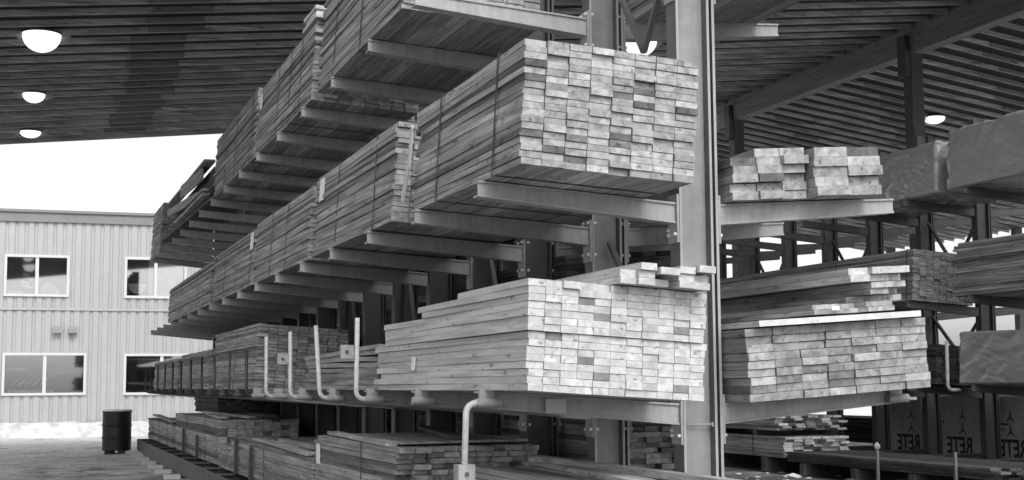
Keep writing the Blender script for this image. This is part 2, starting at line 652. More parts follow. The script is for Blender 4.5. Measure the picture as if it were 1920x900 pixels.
shed = thing('open_shed_roof', 'long open timber roof on tall dark posts over the lumber racks', 'shed', (RX, Y1R, 0))
ox, oy = -RX, -Y1R
XL, XR = -3.4, 30.0
JD = 0.088
rr = random.Random(11)
n = 0
y = Y0R
while y < Y2R - .05:
    for side in (0, 1):
        if side == 0 and y > Y1R - .05:
            continue
        a, b = (XL, RX - .16) if side == 0 else (RX + .16, XR)
        m = MB()
        t = .045
        za, zb = zroof(a), zroof(b)
        if side == 0:
            za -= rr.uniform(0, .022)
            zb -= rr.uniform(0, .022)
        if side:
            za, zb = zroof(RX) - .02 - SR * 0 + SR * (a - RX), zroof(b) - .02
        m.hexa([(a + ox, y + oy, za), (b + ox, y + oy, zb), (b + ox, y + t + oy, zb), (a + ox, y + t + oy, za),
                (a + ox, y + oy, za + JD), (b + ox, y + oy, zb + JD), (b + ox, y + t + oy, zb + JD), (a + ox, y + t + oy, za + JD)])
        m.build('joist', M['joist'], shed)
        # darker splice board lapped on the joist's face
        for sx in ((1.9 + rr.uniform(-.12, .12),) if side == 0 else (17.9 + .55 * (n % 7) + rr.uniform(-.2, .2),)):
            hl = .42 if side == 0 else rr.uniform(.3, .7)
            m = MB()
            zc = [(za + (zb - za) * (q - a) / (b - a)) for q in (sx - hl, sx + hl)]
            m.hexa([(sx - hl + ox, y - .022 + oy, zc[0] - .004), (sx + hl + ox, y - .022 + oy, zc[1] - .004), (sx + hl + ox, y - .002 + oy, zc[1] - .004), (sx - hl + ox, y - .002 + oy, zc[0] - .004),
                    (sx - hl + ox, y - .022 + oy, zc[0] + JD - .004), (sx + hl + ox, y - .022 + oy, zc[1] + JD - .004), (sx + hl + ox, y - .002 + oy, zc[1] + JD - .004), (sx - hl + ox, y - .002 + oy, zc[0] + JD - .004)])
            m.build('splice', M['splice'], shed)
    n += 1
    y += 0.57
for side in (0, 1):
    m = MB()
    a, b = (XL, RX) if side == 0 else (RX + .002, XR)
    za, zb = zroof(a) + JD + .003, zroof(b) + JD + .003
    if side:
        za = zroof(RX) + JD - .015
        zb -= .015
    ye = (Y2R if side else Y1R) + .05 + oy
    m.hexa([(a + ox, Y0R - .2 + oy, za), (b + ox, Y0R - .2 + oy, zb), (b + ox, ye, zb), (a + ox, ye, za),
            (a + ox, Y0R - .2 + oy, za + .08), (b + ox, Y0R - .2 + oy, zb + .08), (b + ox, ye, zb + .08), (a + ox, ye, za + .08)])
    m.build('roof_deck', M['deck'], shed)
# end fascia board
for side in (0, 1):
    m = MB()
    a, b = (XL, RX - .16) if side == 0 else (RX + .16, XR)
    za, zb = zroof(a) - .03, zroof(b) - .03
    yf = (Y2R if side else Y1R) + oy
    m.hexa([(a + ox, yf + .06, za), (b + ox, yf + .06, zb), (b + ox, yf + .10, zb), (a + ox, yf + .10, za),
            (a + ox, yf + .06, za + .20), (b + ox, yf + .06, zb + .20), (b + ox, yf + .10, zb + .20), (a + ox, yf + .10, za + .20)])
    m.build('end_fascia', M['joist'], shed)
m = MB()
m.box(-.14, .14, Y0R - .1 + oy, Y2R + .15 + oy, 7.61, 8.20)
m.build('ridge_beam', M['beam'], shed)
for py in (42.8, 36.0, 29.25, 22.2, 15.0):
    m = MB()
    m.box(-.13, .13, py - .13 + oy, py + .13 + oy, 0, 7.605)
    m.box(-.26, -.15, py - .12 + oy, py + .12 + oy, 7.15, 7.95)
    m.box(-.155, -.125, py - .12 + oy, py + .12 + oy, 7.15, 7.60)
    m.build('post', M['post'], shed)
for px in (-3.1, 29.6):
    for py in (42.8, 36.0, 29.25, 22.2, 15.3):
        if px < 0 and py > 30:
            continue
        m = MB()
        m.box(px - .12 + ox, px + .12 + ox, py - .12 + oy, py + .12 + oy, 0, zroof(px) - .005)
        m.build('post', M['post'], shed)

# lamps under the roof
LAMPS = [(0.10, 20.9, 'large white dome lamp nearest the viewer under the dark roof, left of the racks', 0.275, .95, 0.02),
         (0.02, 25.0, 'white dome lamp, middle one of the row on the left roof slope', 0.19, .8, -.03),
         (-0.02, 28.9, 'white dome lamp closest to the roof edge above the building', 0.205, .6, .0),
         (10.15, 22.0, 'white dome lamp seen between the steel rack posts behind a V brace', 0.30, .9, -.10),
         (20.14, 27.19, 'white dome lamp right of the dark roof post above the wrapped bundle', 0.25, .6, .03)]
for lx, ly, lab, r, hf, dz in LAMPS:
    zt_ = zroof(lx) + dz
    lt = thing('dome_lamp', lab, 'lamp', (lx, ly, zt_), 'dome lamps under the shed roof')
    m = MB()
    m.lathe([(r * math.sin(PI / 2 * q / 10) if q else .002, -r * hf * math.cos(PI / 2 * q / 10)) for q in range(11)] + [(r * .97, .02)], n=36, cap=False)
    m.build('dome', M['lamp'], lt, smooth=True)
    m = MB()
    m.lathe([(r * 1.03, .0), (r * 1.03, .035), (r * .8, .048)], n=28)
    m.build('housing', M['steel_dark'], lt)
    for s_ in (-1, 1):
        m = MB()
        m.bar((s_ * r * .98, 0, -.05), (s_ * (r + .12), 0, .01), .10, .025, (0, 1, 0))
        m.bar((s_ * (r + .09), 0, -.02), (s_ * (r + .09), 0, .09), .03, .03, (0, 1, 0))
        m.build('bracket', M['galv'], lt)

# ------------------------------------------------------------------ cantilever racks
SP = 1.35
YA = 7.46                    # first upright of the near rack
ZL = (1.215, 2.405, 3.875)   # arm tops at the upright
TILT = 0.065
AL = 1.25                    # arm length


def arm_mesh(name, sgn, mat, wid=.10):
    """tapered I-beam; origin on the upright's face, top flange at z = 0"""
    m = MB()
    h0, h1, tf = .125, .092, .012
    L = AL

    def seg(x0, x1, ya, yb, z0a, z0b, z1a, z1b):
        m.hexa([(x0, ya, z0a), (x1, ya, z0b), (x1, yb, z0b), (x0, yb, z0a),
                (x0, ya, z1a), (x1, ya, z1b), (x1, yb, z1b), (x0, yb, z1a)])
    x0, x1 = sgn * .016, sgn * L
    t = L * TILT
    seg(x0, x1, -wid / 2, wid / 2, -tf, t - tf, 0, t)
    seg(x0, x1, -wid / 2, wid / 2, -h0, t - h1, -h0 + tf, t - h1 + tf)
    seg(x0, x1, -wid / 2 + .012, -wid / 2 + .024, -h0 + tf + .0005, t - h1 + tf + .0005, -tf - .0005, t - tf - .0005)
    return m.mesh(name, mat)


arm_l, arm_r = arm_mesh('arm', -1, M['steel']), arm_mesh('arm', 1, M['steel'])


def endplate_mesh(sgn):
    m = MB()
    x = (0.001, .015)
    m.box(min(sgn * x[0], sgn * x[1]), max(sgn * x[0], sgn * x[1]), -.064, .064, -.24, .05)
    return m.mesh('end_plate', M['steel'])


plate_l, plate_r = endplate_mesh(-1), endplate_mesh(1)


def bolt_mesh():
    m = MB()
    n = 8
    vs = [(x, r * math.cos(2 * PI * k / n), r * math.sin(2 * PI * k / n)) for x, r in ((-.012, .011), (.012, .011)) for k in range(n)]
    m.add(vs, [(k, (k + 1) % n, n + (k + 1) % n, n + k) for k in range(n)] + [tuple(range(n)), tuple(range(2 * n - 1, n - 1, -1))])
    return m.mesh('bolt', M['bolt'])


bolt_me = bolt_mesh()


def column_mesh(name, h, mat, part, z0=0.0):
    """wide flange upright: pale web across the view, flanges darkened to hold their shade, front edges coloured as if lit"""
    m = MB()
    if part == 'web':
        m.box(.017, .204, -.006, .006, z0 + .01, h - .01)
        m.box(.2225, .2395, -.012, .012, z0, h - .01)
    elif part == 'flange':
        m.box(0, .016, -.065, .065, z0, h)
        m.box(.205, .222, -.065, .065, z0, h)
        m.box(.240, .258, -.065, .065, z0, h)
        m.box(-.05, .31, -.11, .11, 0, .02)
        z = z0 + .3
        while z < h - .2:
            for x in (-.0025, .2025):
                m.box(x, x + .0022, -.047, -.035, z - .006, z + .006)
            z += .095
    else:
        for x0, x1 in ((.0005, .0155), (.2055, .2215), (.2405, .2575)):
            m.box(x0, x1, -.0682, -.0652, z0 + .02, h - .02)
    return m.mesh(name, mat)


COL = {}
for key, web, fl, ed, h in (('near', 'steel_light', 'flange', 'edge', 5.6), ('mid', 'steel_shaded', 'steel_shaded', None, 5.6), ('far', 'steel_dark', 'steel_dark', None, 5.2)):
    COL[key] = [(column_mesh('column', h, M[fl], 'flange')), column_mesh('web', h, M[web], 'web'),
                column_mesh('lit_edge', h, M[ed], 'edge') if ed else None]


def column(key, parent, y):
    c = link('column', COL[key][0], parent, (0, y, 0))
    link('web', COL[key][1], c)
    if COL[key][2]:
        link('lit_edge', COL[key][2], c)
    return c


def base_arm_mesh(sgn, L, mat):
    m = MB()
    for z0, z1, yw in ((.06, .075, .075), (.285, .30, .075)):
        m.box(min(sgn * .02, sgn * L), max(sgn * .02, sgn * L), -yw, yw, z0, z1)
    m.box(min(sgn * .02, sgn * L), max(sgn * .02, sgn * L), -.008, .008, .0755, .2845)
    return m.mesh('base_arm', mat)


base_l, base_r = base_arm_mesh(-1, 1.45, M['steel_dark']), base_arm_mesh(1, 1.45, M['steel_dark'])
m = MB()
m.box(-.34, -.105, -.085, .085, 0, .065)
pad_me = m.mesh('foot_pad', M['plate'])


def pocket_mesh():
    """stop-pin socket bolted to the tip of a bottom arm (front side)"""
    m = MB()
    m.box(-.005, .085, -.066, -.052, -.055, .045)
    m.tube([(-.03, -.085, -.035), (.11, -.085, -.035)], .026, 10)
    m.box(.11, .17, -.095, -.075, -.045, -.028)
    return m.mesh('pin_socket', M['galv'])


pocket_me = pocket_mesh()
pocket_dark = pocket_mesh()
pocket_dark.materials[0] = M['steel_dark']

rack = thing('cantilever_rack', 'tall grey steel cantilever rack with double arms running away from the viewer', 'rack', (3.65, YA, 0))
NA = 17
for k in range(NA):
    y = SP * k
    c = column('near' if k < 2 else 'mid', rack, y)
    for lv, z in enumerate(ZL):
        for sgn, am, pm, x in ((-1, arm_l, plate_l, 0), (1, arm_r, plate_r, .26)):
            if sgn == 1 and lv == 2 and k > 3:
                continue
            if sgn == 1 and lv == 2 and k == 3:
                continue
            a = link('arm', am, rack, (x, y, z))
            if k < 4:
                link('end_plate', pm, a)
            if k < 3:
                for bz in (-.19, .028) if k else (-.19, -.16):
                    for by in (-.045, .045) if bz != -.16 else (.045,):
                        link('bolt', bolt_me, a, (sgn * .018, by, bz))
                        if k and by < 0:
                            link('bolt', bolt_me, a, (-sgn * .026, by, bz))
            if lv == 0 and sgn == -1:
                link('pin_socket', pocket_me if k < 7 else pocket_dark, a, (-AL, 0, TILT * AL - .03))
            if lv == 0 and sgn == 1 and k == 0:
                link('pin_socket', pocket_me, a, (AL - .085, 0, TILT * AL - .03))
            if lv == 0 and k == 0 and sgn == -1:
                m = MB()
                m.box(-.86, -.735, -.064, -.058, -.045, .035)
                np_ = m.build('notice_plate', M['plate'], a, (0, 0, 0))
    ba = link('base_arm', base_l, rack, (0, y, 0))
    link('foot_pad', pad_me, ba, (-1.36, 0, .0015))
    link('base_arm', base_r, rack, (.26, y, 0))
    if k < NA - 1 and k % 2 == 0:
        for ya, yb in ((.06, SP / 2), (SP - .06, SP / 2)):
            for zt, zb in ((4.3, 3.50), (2.3, 1.65)) if k == 0 else ((4.6, 3.3), (2.6, 1.5)):
                m = MB()
                m.bar((.13, y + ya, zt), (.13, y + yb, zb), .034, .034)
                m.build('brace', M['flange'], rack)
m = MB()
m.box(-1.449 - .012, -1.451, -.2, SP * (NA - 1) + .2, .07, .296)
m.build('base_rail', M['steel_dark'], rack)
# twin edge strips on the near upright and the tie rod with its nut
m = MB()
m.tube([(.04, -.03, 1.09), (.20, -.045, 1.09)], .005, 6)
m.box(.19, .203, -.055, -.035, 1.078, 1.102)
m.build('tie_rod', M['galv'], rack)

# far rack across the aisle
rackb = thing('cantilever_rack', 'dark steel cantilever rack on the far right side of the aisle, loaded with wrapped bundles', 'rack', (13.15, 14.16, 0))
SPB = 1.37
arm_ld, arm_rd = arm_mesh('arm', -1, M['steel_dark']), arm_mesh('arm', 1, M['steel_dark'])
base_ld = base_arm_mesh(-1, 1.45, M['steel_dark'])
for k in range(-1, 9):
    y = SPB * k
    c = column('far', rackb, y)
    for lv, z in enumerate(ZL):
        link('arm', arm_ld, rackb, (0, y, z))
        link('arm', arm_rd, rackb, (.26, y, z))
    link('base_arm', base_ld, rackb, (0, y, 0))
    if k < 8 and k % 2 == 0:
        for ya in (.06, SPB - .06):
            for zt, zb in ((3.8, 3.05), (2.35, 1.75)):
                m = MB()
                m.bar((.15, y + ya, zt), (.15, y + SPB / 2, zb), .04, .04)
                m.build('brace', M['steel_dark'], rackb)


# ------------------------------------------------------------------ lumber
def boards_mb(rng, cols, rows, bw, bt, L, endj=.007, sidej=.008, gap=.0042, skip=None, odd=.05, rowlen=None, far=.05, warp=0.0):
    m = MB()
    for r in range(rows):
        for c in range(cols):
            if skip and skip(c, r):
                continue
            x0 = c * bw + gap * rng.uniform(.2, .8)
            x1 = (c + 1) * bw - gap * rng.uniform(.2, .8)
            if c == 0:
                x0 += rng.uniform(-sidej, sidej)
            if c == cols - 1:
                x1 += rng.uniform(-sidej, sidej)
            z0 = r * bt + gap * rng.uniform(.1, .5)
            z1 = (r + 1) * bt - gap * rng.uniform(.1, .7)
            y0 = rng.gauss(0, endj)
            if rng.random() < odd:
                y0 += rng.uniform(-.03, .05)
            y1 = (rowlen(r) if rowlen else L) + rng.gauss(0, far)
            if c == 0:
                # outer boards bow a little, so the joints open and close along the side
                ns = 7
                ph, ph2 = rng.uniform(0, 6.3), rng.uniform(0, 6.3)
                ax, azz = rng.uniform(.2, 1) * sidej, rng.uniform(0, .0016)
                fq = rng.uniform(.6, 1.6)
                st = []
                for q in range(ns + 1):
                    u = q / ns
                    fz = azz * math.sin(fq * 6 * u + ph2) + (warp * math.sin(PI * u + r) * (r / rows) if warp else 0)
                    st.append((y0 + (y1 - y0) * u, x0 + ax * math.sin(fq * 5 * u + ph), fz))
                o = len(m.v)
                for yy, xx, fz in st:
                    m.v += [(xx, yy, z0 + fz), (x1, yy, z0 + fz), (x1, yy, z1 + fz), (xx, yy, z1 + fz)]
                for q in range(ns):
                    a = o + q * 4
                    for e in range(4):
                        f = (e + 1) % 4
                        m.f.append((a + e, a + f, a + 4 + f, a + 4 + e))
                m.f.append((o + 3, o + 2, o + 1, o))
                a = o + ns * 4
                m.f.append((a, a + 1, a + 2, a + 3))
            else:
                m.box(x0, x1, y0, y1, z0, z1)
    return m


SEED = [100]


def bundle(label, x, y, z, L, cols, rows, bw, bt, mat, tilt=0.0, straps=(), tags=(), group='strapped lumber bundles on the racks',
           yaw=0.0, name='lumber_bundle', strap_w=.02, cat='lumber bundle', **kw):
    SEED[0] += 1
    rng = random.Random(SEED[0])
    t = thing(name, label, cat, (x, y, z), group, (0, tilt, yaw))
    boards_mb(rng, cols, rows, bw, bt, L, **kw).build('boards', M[mat], t)
    W, H = cols * bw, rows * bt
    for s in straps:
        m = MB()
        e = .006
        sl = rng.uniform(-.02, .02)
        for q in ((-e - .002, -e + .001, -e, H + e), (W + e - .001, W + e + .002, -e, H + e)):
            m.hexa([(q[0], s, q[2]), (q[1], s, q[2]), (q[1], s + strap_w, q[2]), (q[0], s + strap_w, q[2]),
                    (q[0], s + sl, q[3]), (q[1], s + sl, q[3]), (q[1], s + sl + strap_w, q[3]), (q[0], s + sl + strap_w, q[3])])
        m.box(-e, W + e, s + sl, s + sl + strap_w, H + e - .001, H + e + .002)
        m.box(-e, W + e, s, s + strap_w, -e + .001, -e + .003)
        m.build('strap', M['strap'], t)
    for (ty, tz, tw, th) in tags:
        m = MB()
        m.box(-.009, -.006, ty, ty + tw, tz, tz + th)
        m.build('paper_tag', M['paper'], t)
    return t


GL = 'strapped lumber bundles on the racks'
TZ = [z + TILT * AL for z in ZL]       # arm top at the tip
XS = 2.425
zt = lambda lv: TZ[lv] + .004
# --- level two, aisle side of the near rack
bundle('large near bundle of wide boards with ragged stepped end faces above the pale stack', XS, 6.80, zt(1), 2.16, 8, 18, .128, .038, 'wood_mixed', TILT,
       straps=(.42, 1.55), endj=.006)
bundle('grey bundle just behind the big ragged bundle, white tag on its far end', XS, 9.50, zt(1), 2.85, 8, 19, .128, .038, 'wood', TILT,
       straps=(.55, 1.9), tags=((2.50, .48, .2, .2),))
bundle('middle-level grey bundle between the two narrow dark gaps, long strapped side', XS, 12.60, zt(1), 3.2, 8, 18, .128, .038, 'wood', TILT,
       straps=(1.2, 2.1))
bundle('middle-level grey bundle with a small white tag high on its near end', XS, 15.95, zt(1), 3.55, 8, 17, .128, .038, 'wood', TILT,
       straps=(.2, 2.4), tags=((.05, .42, .22, .2),))
bundle('last grey bundle of the middle level, its far end before the building windows', XS, 19.85, zt(1), 6.0, 8, 16, .128, .038, 'wood_mixed', TILT,
       straps=(1.6, 3.8))
# --- level three, aisle side
bundle('highest nearest bundle, cut off by the top of the picture', XS, 9.20, zt(2), 2.95, 8, 22, .128, .038, 'wood', TILT, straps=(1.3, 2.3))
bundle('upper-level bundle with a pale cap of four boards on its near end', XS, 12.50, zt(2), 3.25, 8, 20, .128, .038, 'wood', TILT,
       straps=(.6, 1.2, 1.9), tags=((3.0, .5, .15, .18),))
bundle('upper-level bundle farthest along before the broken loose boards', XS, 15.92, zt(2), 3.65, 8, 22, .128, .038, 'wood', TILT, straps=(.3, 1.6, 2.5))
bundle('short bundle standing alone at the far end of the upper arms, dark end face', XS, 27.75, zt(2), 2.15, 8, 26, .128, .038, 'wood', TILT, straps=(1.0,))
t = bundle('four pale boards capping the near end of an upper-level bundle', XS + .02, 12.42, zt(2) + 20 * .038 + .008, .6, 2, 3, .128, .038, 'wood_fresh', TILT,
           group=None, name='loose_boards', cat='boards')

# --- level one, aisle side
bundle('lower of the two pale fresh stacks on the near bottom arms', XS, 6.72, zt(0), 3.25, 11, 8, .0925, .0385, 'wood_fresh', TILT, straps=(), endj=.003, odd=.01, gap=.0024,
       tags=((2.15, .13, .09, .09),))
bundle('upper of the two pale fresh stacks, resting on the lower pale stack', XS + .004, 6.705, zt(0) + 8 * .0385 + .002, 3.05, 11, 7, .0925, .0385, 'wood_fresh', TILT, endj=.003, odd=.015, gap=.0024,
       rowlen=lambda r: 3.05 if r < 4 else (2.15 if r < 6 else 1.25))
bundle('warped pile of thin grey boards sagging behind the pale stack', XS + .02, 10.02, zt(0), 2.8, 9, 9, .115, .036, 'wood', TILT, warp=.02, endj=.05)
bundle('tall bundle with bright side and dark brick-like end behind the upright stop pins', XS, 15.70, zt(0), 3.7, 9, 20, .115, .037, 'wood', TILT, straps=(1.6,))
bundle('square-topped bundle on bottom arms left of the tall dark-ended bundle', XS, 19.72, zt(0), 3.9, 9, 15, .115, .037, 'wood', TILT, straps=(1.0, 2.6))
bundle('farthest bundle on the bottom arms next to the building wall', XS, 24.05, zt(0), 4.5, 9, 14, .115, .037, 'wood', TILT, straps=(1.2, 3.2))
# loose boards on the pale stack
rng = random.Random(3)
zl = zt(0) + 15 * .0385 + .026
LB = [(.49, 6.62, .0905, .077, 2.6, 0, 'leftmost pale loose board on top of the pale stack'),
      (.583, 6.58, .0905, .1155, 2.4, 0, 'thick pale loose timber second from left on top of the pale stack'),
      (.676, 6.60, .0905, .0385, 2.5, 0, 'low pale loose board in the gap among the top boards of the pale stack'),
      (.69, 6.55, .11, .0385, 2.2, .06, 'pale loose board bridging a dark gap on top of the pale stack'),
      (.81, 6.57, .0905, .1155, 2.2, 0, 'pale loose timber in the middle right of the top boards on the pale stack'),
      (.905, 6.60, .0905, .077, 2.3, 0, 'pale loose board at the right edge of the pale stack top, by the upright'),
      (.915, 6.54, .095, .0385, 2.1, .088, 'uppermost pale loose board at the right edge of the pale stack')]
for i, (dx, y, bw_, h, L, lift, lab) in enumerate(LB):
    o = MB()
    nn = max(1, round(h / .0385))
    for q in range(nn):
        o.box(0, bw_, rng.uniform(-.02, .02), L, q * h / nn, (q + 1) * h / nn - .002)
    b = o.build('loose_board', M['wood_fresh'])
    b.location = (XS + dx, y, zl - TILT * dx + lift - .018)
    b.rotation_euler = (0, TILT, rng.uniform(-.006, .006))
    tag(b, lab, 'board', 'loose boards on the pale stack')

# --- ground level, aisle side
GB = 'lumber bundles on the base arms'
bundle('flat-topped stack low under the pale stack, its ends in shade', XS, 9.37, .305, 2.78, 9, 16, .117, .0375, 'wood', 0, group=GB, endj=.05, straps=(1.0,), tags=((2.55, .36, .16, .17),))
bundle('long low bundle of grey boards behind two dark upright stakes', XS, 12.3, .305, 5.1, 9, 11, .117, .036, 'wood', 0, group=GB, yaw=0.0, straps=(2.6,))
bundle('short low stack of boards with light gaps at the left of the long low bundle', XS - .02, 17.5, .305, .95, 9, 8, .117, .036, 'wood', 0, group=GB, endj=.06)
bundle('tall smooth-sided bundle with a dark end face on the base arms', XS, 18.6, .305, 5.5, 9, 16, .117, .037, 'wood_mixed', 0, group=GB, straps=(1.4, 3.8), strap_w=.04)
bundle('farthest low bundle on the base arms beside the black drum', XS, 24.5, .305, 5.0, 9, 11, .117, .037, 'wood_mixed', 0, group=GB, straps=(1.0, 2.6, 4.0), strap_w=.05)
bundle('dark flat stack lying on top of the far low bundles under the bottom arms', XS + .3, 21.0, .305 + 16 * .037 + .03, 3.0, 6, 7, .117, .036, 'wood_dark', 0, group=GB)
bundle('nearest low pile of rough boards at the bottom edge below the steel arm', 2.82, 5.6, .305, 3.45, 6, 13, .128, .038, 'wood', 0, group=GB, endj=.06, far=.12)
# panels lying across the low stack
m = MB()
m.hexa([(0, 0, 0), (.98, .1, 0), (.98, 1.9, 0), (0, 1.9, 0), (0, 0, .018), (.98, .1, .018), (.98, 1.9, .018), (0, 1.9, .018)])
o = m.build('panel', M['wood'], None, (2.50, 9.5, .92))
tag(o, 'thin wide panel lying over the flat-topped low stack', 'panel')
m = MB()
m.bar((2.46, 9.62, .918), (2.5, 11.8, .936), .09, .025)
o = m.build('loose_board', M['wood_mixed'])
tag(o, 'single grey board along the outer top edge of the flat-topped low stack', 'board')

# odd boards thrown on the low bundles
for a, b_, wd, th, mt, lab in (((2.50, 18.7, .925), (2.75, 22.6, .925), .14, .03, 'wood_mixed', 'pale odd board laid along the top of the tall low bundle with the dark end'),
                               ((2.85, 18.5, .93), (2.60, 21.5, .95), .10, .035, 'wood', 'grey odd board crossing the top of the tall low bundle with the dark end'),
                               ((3.1, 18.4, .935), (3.2, 21.9, .935), .16, .05, 'wood_dark', 'dark odd board at the back of the tall low bundle top'),
                               ((2.46, 12.5, .722), (2.62, 16.6, .722), .12, .028, 'wood_mixed', 'pale odd board along the top of the long low grey bundle'),
                               ((2.75, 12.4, .73), (2.66, 15.2, .745), .10, .04, 'wood', 'grey odd board lying askew on the long low grey bundle'),
                               ((2.95, 9.6, .958), (3.35, 11.9, .962), .13, .03, 'wood_dark', 'dark odd board lying askew on the thin panel over the low stack'),
                               ((2.47, 24.7, .74), (2.52, 28.9, .78), .12, .03, 'wood_mixed', 'pale odd board on the farthest low bundle beside the drum'),
                               ((3.0, 6.0, .815), (3.3, 8.9, .815), .14, .03, 'wood', 'rough odd board on the nearest low pile at the bottom edge'),
                               ((3.45, 6.2, .82), (3.2, 8.7, .85), .09, .035, 'wood_mixed', 'narrow pale odd board askew on the nearest low pile')):
    m = MB()
    m.bar(a, b_, wd, th)
    tag(m.build('loose_board', M[mt]), lab, 'board', 'odd boards on the low bundles')

# --- far side of the near rack
XR0 = 3.945
GR = 'lumber bundles on the far side arms'
zr = lambda lv: ZL[lv] + .004
bundle('mixed light and dark bundle of thick planks right of the steel upright', XR0, 7.12, zr(0), 2.6, 7, 9, .176, .047, 'wood', -TILT, straps=(.33,), endj=.008)
RT = zr(0) + 9 * .047
# boards lying on the plank bundle
rng = random.Random(8)
RB = [(.03, 7.05, 1.10, .035, 2.5, .008, 'wood_pale', 'bright white-edged sheet lying on the mixed plank bundle', 1),
      (.40, 7.10, .55, .06, 2.4, .055, 'wood_mixed', 'short thick plank pair on the white-edged sheet, small white tag', 2),
      (.78, 7.30, .40, .04, 2.4, .118, 'wood_mixed', 'middle plank of the loose pile right of the upright', 1),
      (.86, 7.20, .26, .075, 2.4, .16, 'wood_mixed', 'dark-ended plank near the top of the loose pile right of the upright', 2),
      (.70, 7.15, .42, .085, 2.5, .238, 'wood_fresh', 'long pale top plank of the loose pile right of the upright', 2)]
for dx, y, wd, h, L, dz, mt, lab, nn in RB:
    t_ = thing('loose_plank', lab, 'plank', (XR0 + dx, y, RT + TILT * dx + dz), 'loose planks on the mixed plank bundle', (0, -TILT, rng.uniform(-.004, .004)))
    m = MB()
    nw = max(1, round(wd / .16))
    for q in range(nn):
        for c in range(nw):
            if mt == 'wood_pale':
                if c:
                    continue
                m.box(0, wd, 0, L, 0, h)
            else:
                m.box(wd * c / nw + .001, wd * (c + 1) / nw - .001, rng.uniform(-.06, .10), L, h * q / nn + .001, h * (q + 1) / nn - .001)
    m.build('boards', M[mt], t_)
    if 'tag' in lab:
        m = MB()
        m.box(.10, .15, -.075, -.07, .02, .045)
        m.build('paper_tag', M['paper'], t_)
# big timbers on level two, far side
RTI = [(0.02, 7.30, 3, .168, 6, .052, 'left pile of pale planks on the right-hand arm, slanting tops', 3.0),
       (0.53, 7.22, 2, .235, 5, .060, 'right pile of pale planks with bright ends beside the wrapped bundle', 3.2)]
for dx, y, cols, bw_, rows, bt_, lab, L in RTI:
    t_ = thing('plank_pile', lab, 'plank pile', (XR0 + dx, y, zr(1) + TILT * dx + .004), 'pale plank piles on the right-hand arms', (0, -TILT, -.03))
    boards_mb(random.Random(int(dx * 100)), cols, rows, bw_, bt_, L, endj=.02, gap=.004,
              skip=lambda c, r, cols=cols: r == 5 and c == 0 and cols == 3).build('planks', M['wood_mixed'], t_)
bundle('short high bundle overhead right of the steel upright, seen from below', XR0 + .02, 7.0, zr(2), 2.35, 8, 18, .128, .038, 'wood', -TILT)
bundle('low bundle with pale stacked ends seen behind the second upright', XR0 + .03, 9.15, .305, 2.6, 6, 19, .117, .038, 'wood_mixed', 0, group=GB, straps=(.3,), endj=.03)
# bundles deeper in the rack on the far side; shade put into their dark wood colour
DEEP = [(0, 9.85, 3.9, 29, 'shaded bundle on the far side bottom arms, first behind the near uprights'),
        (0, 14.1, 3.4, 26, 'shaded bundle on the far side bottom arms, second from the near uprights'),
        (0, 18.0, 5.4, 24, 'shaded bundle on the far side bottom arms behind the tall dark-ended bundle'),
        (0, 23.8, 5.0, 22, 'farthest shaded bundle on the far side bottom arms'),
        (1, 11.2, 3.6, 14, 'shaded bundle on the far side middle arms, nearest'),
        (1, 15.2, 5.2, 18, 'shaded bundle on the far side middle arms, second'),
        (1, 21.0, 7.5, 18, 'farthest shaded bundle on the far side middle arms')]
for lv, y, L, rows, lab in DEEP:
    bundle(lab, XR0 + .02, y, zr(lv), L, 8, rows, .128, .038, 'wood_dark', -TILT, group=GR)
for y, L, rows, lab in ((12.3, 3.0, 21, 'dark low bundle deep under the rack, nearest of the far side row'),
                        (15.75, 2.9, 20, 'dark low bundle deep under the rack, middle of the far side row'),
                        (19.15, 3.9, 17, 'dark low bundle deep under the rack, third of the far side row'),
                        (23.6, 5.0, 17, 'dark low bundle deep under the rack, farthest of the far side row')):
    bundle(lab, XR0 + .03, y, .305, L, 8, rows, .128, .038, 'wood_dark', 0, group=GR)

# --- broken loose boards at the far upper arms
rng = random.Random(21)
BR = [((2.44, 20.1, 4.58), (2.40, 25.2, 4.56), .16, .035, 'splintered wide board on top of the broken pile at the far upper arms', 'wood'),
      ((2.40, 20.6, 4.46), (2.34, 23.0, 4.50), .03, .20, 'short slab leaning out of the broken pile at the far upper arms', 'wood'),
      ((2.40, 21.2, 4.20), (2.36, 25.4, 4.44), .03, .13, 'long pale board below the top of the broken pile', 'wood_mixed'),
      ((2.36, 19.9, 4.13), (2.38, 22.6, 4.20), .09, .035, 'grey board sloping low in the broken pile at the far upper arms', 'wood_mixed'),
      ((2.38, 20.0, 4.08), (2.40, 24.2, 4.13), .10, .035, 'pale board under the sloping one in the broken pile', 'wood_mixed'),
      ((2.60, 19.9, 4.02), (2.48, 26.2, 4.02), .30, .05, 'lowest dark board of the broken pile, lying on the arms', 'wood_dark'),
      ((2.80, 20.1, 4.28), (2.80, 25.6, 4.30), .60, .42, 'dark wide plank stack at the back of the broken pile', 'wood_dark')]
for a, b_, wd, th, lab, mt in BR:
    m = MB()
    m.bar(a, b_, wd, th)
    o = m.build('loose_board', M[mt])
    tag(o, lab, 'board', 'broken loose boards on the far upper arms')
# diagonal broken board at the near middle level
m = MB()
a, b_ = Vector((2.38, 9.02, 2.57)), Vector((2.37, 8.72, 3.03))
mid = a.lerp(b_, .45) + Vector((0, -.04, 0))
m.bar(a, mid, .055, .012, (1, 0, 0))
m.bar(mid, b_, .05, .012, (1, 0, 0))
o = m.build('broken_board', M['wood_pale'])
tag(o, 'pale broken strip of board hanging between the two near middle-level bundles', 'board')

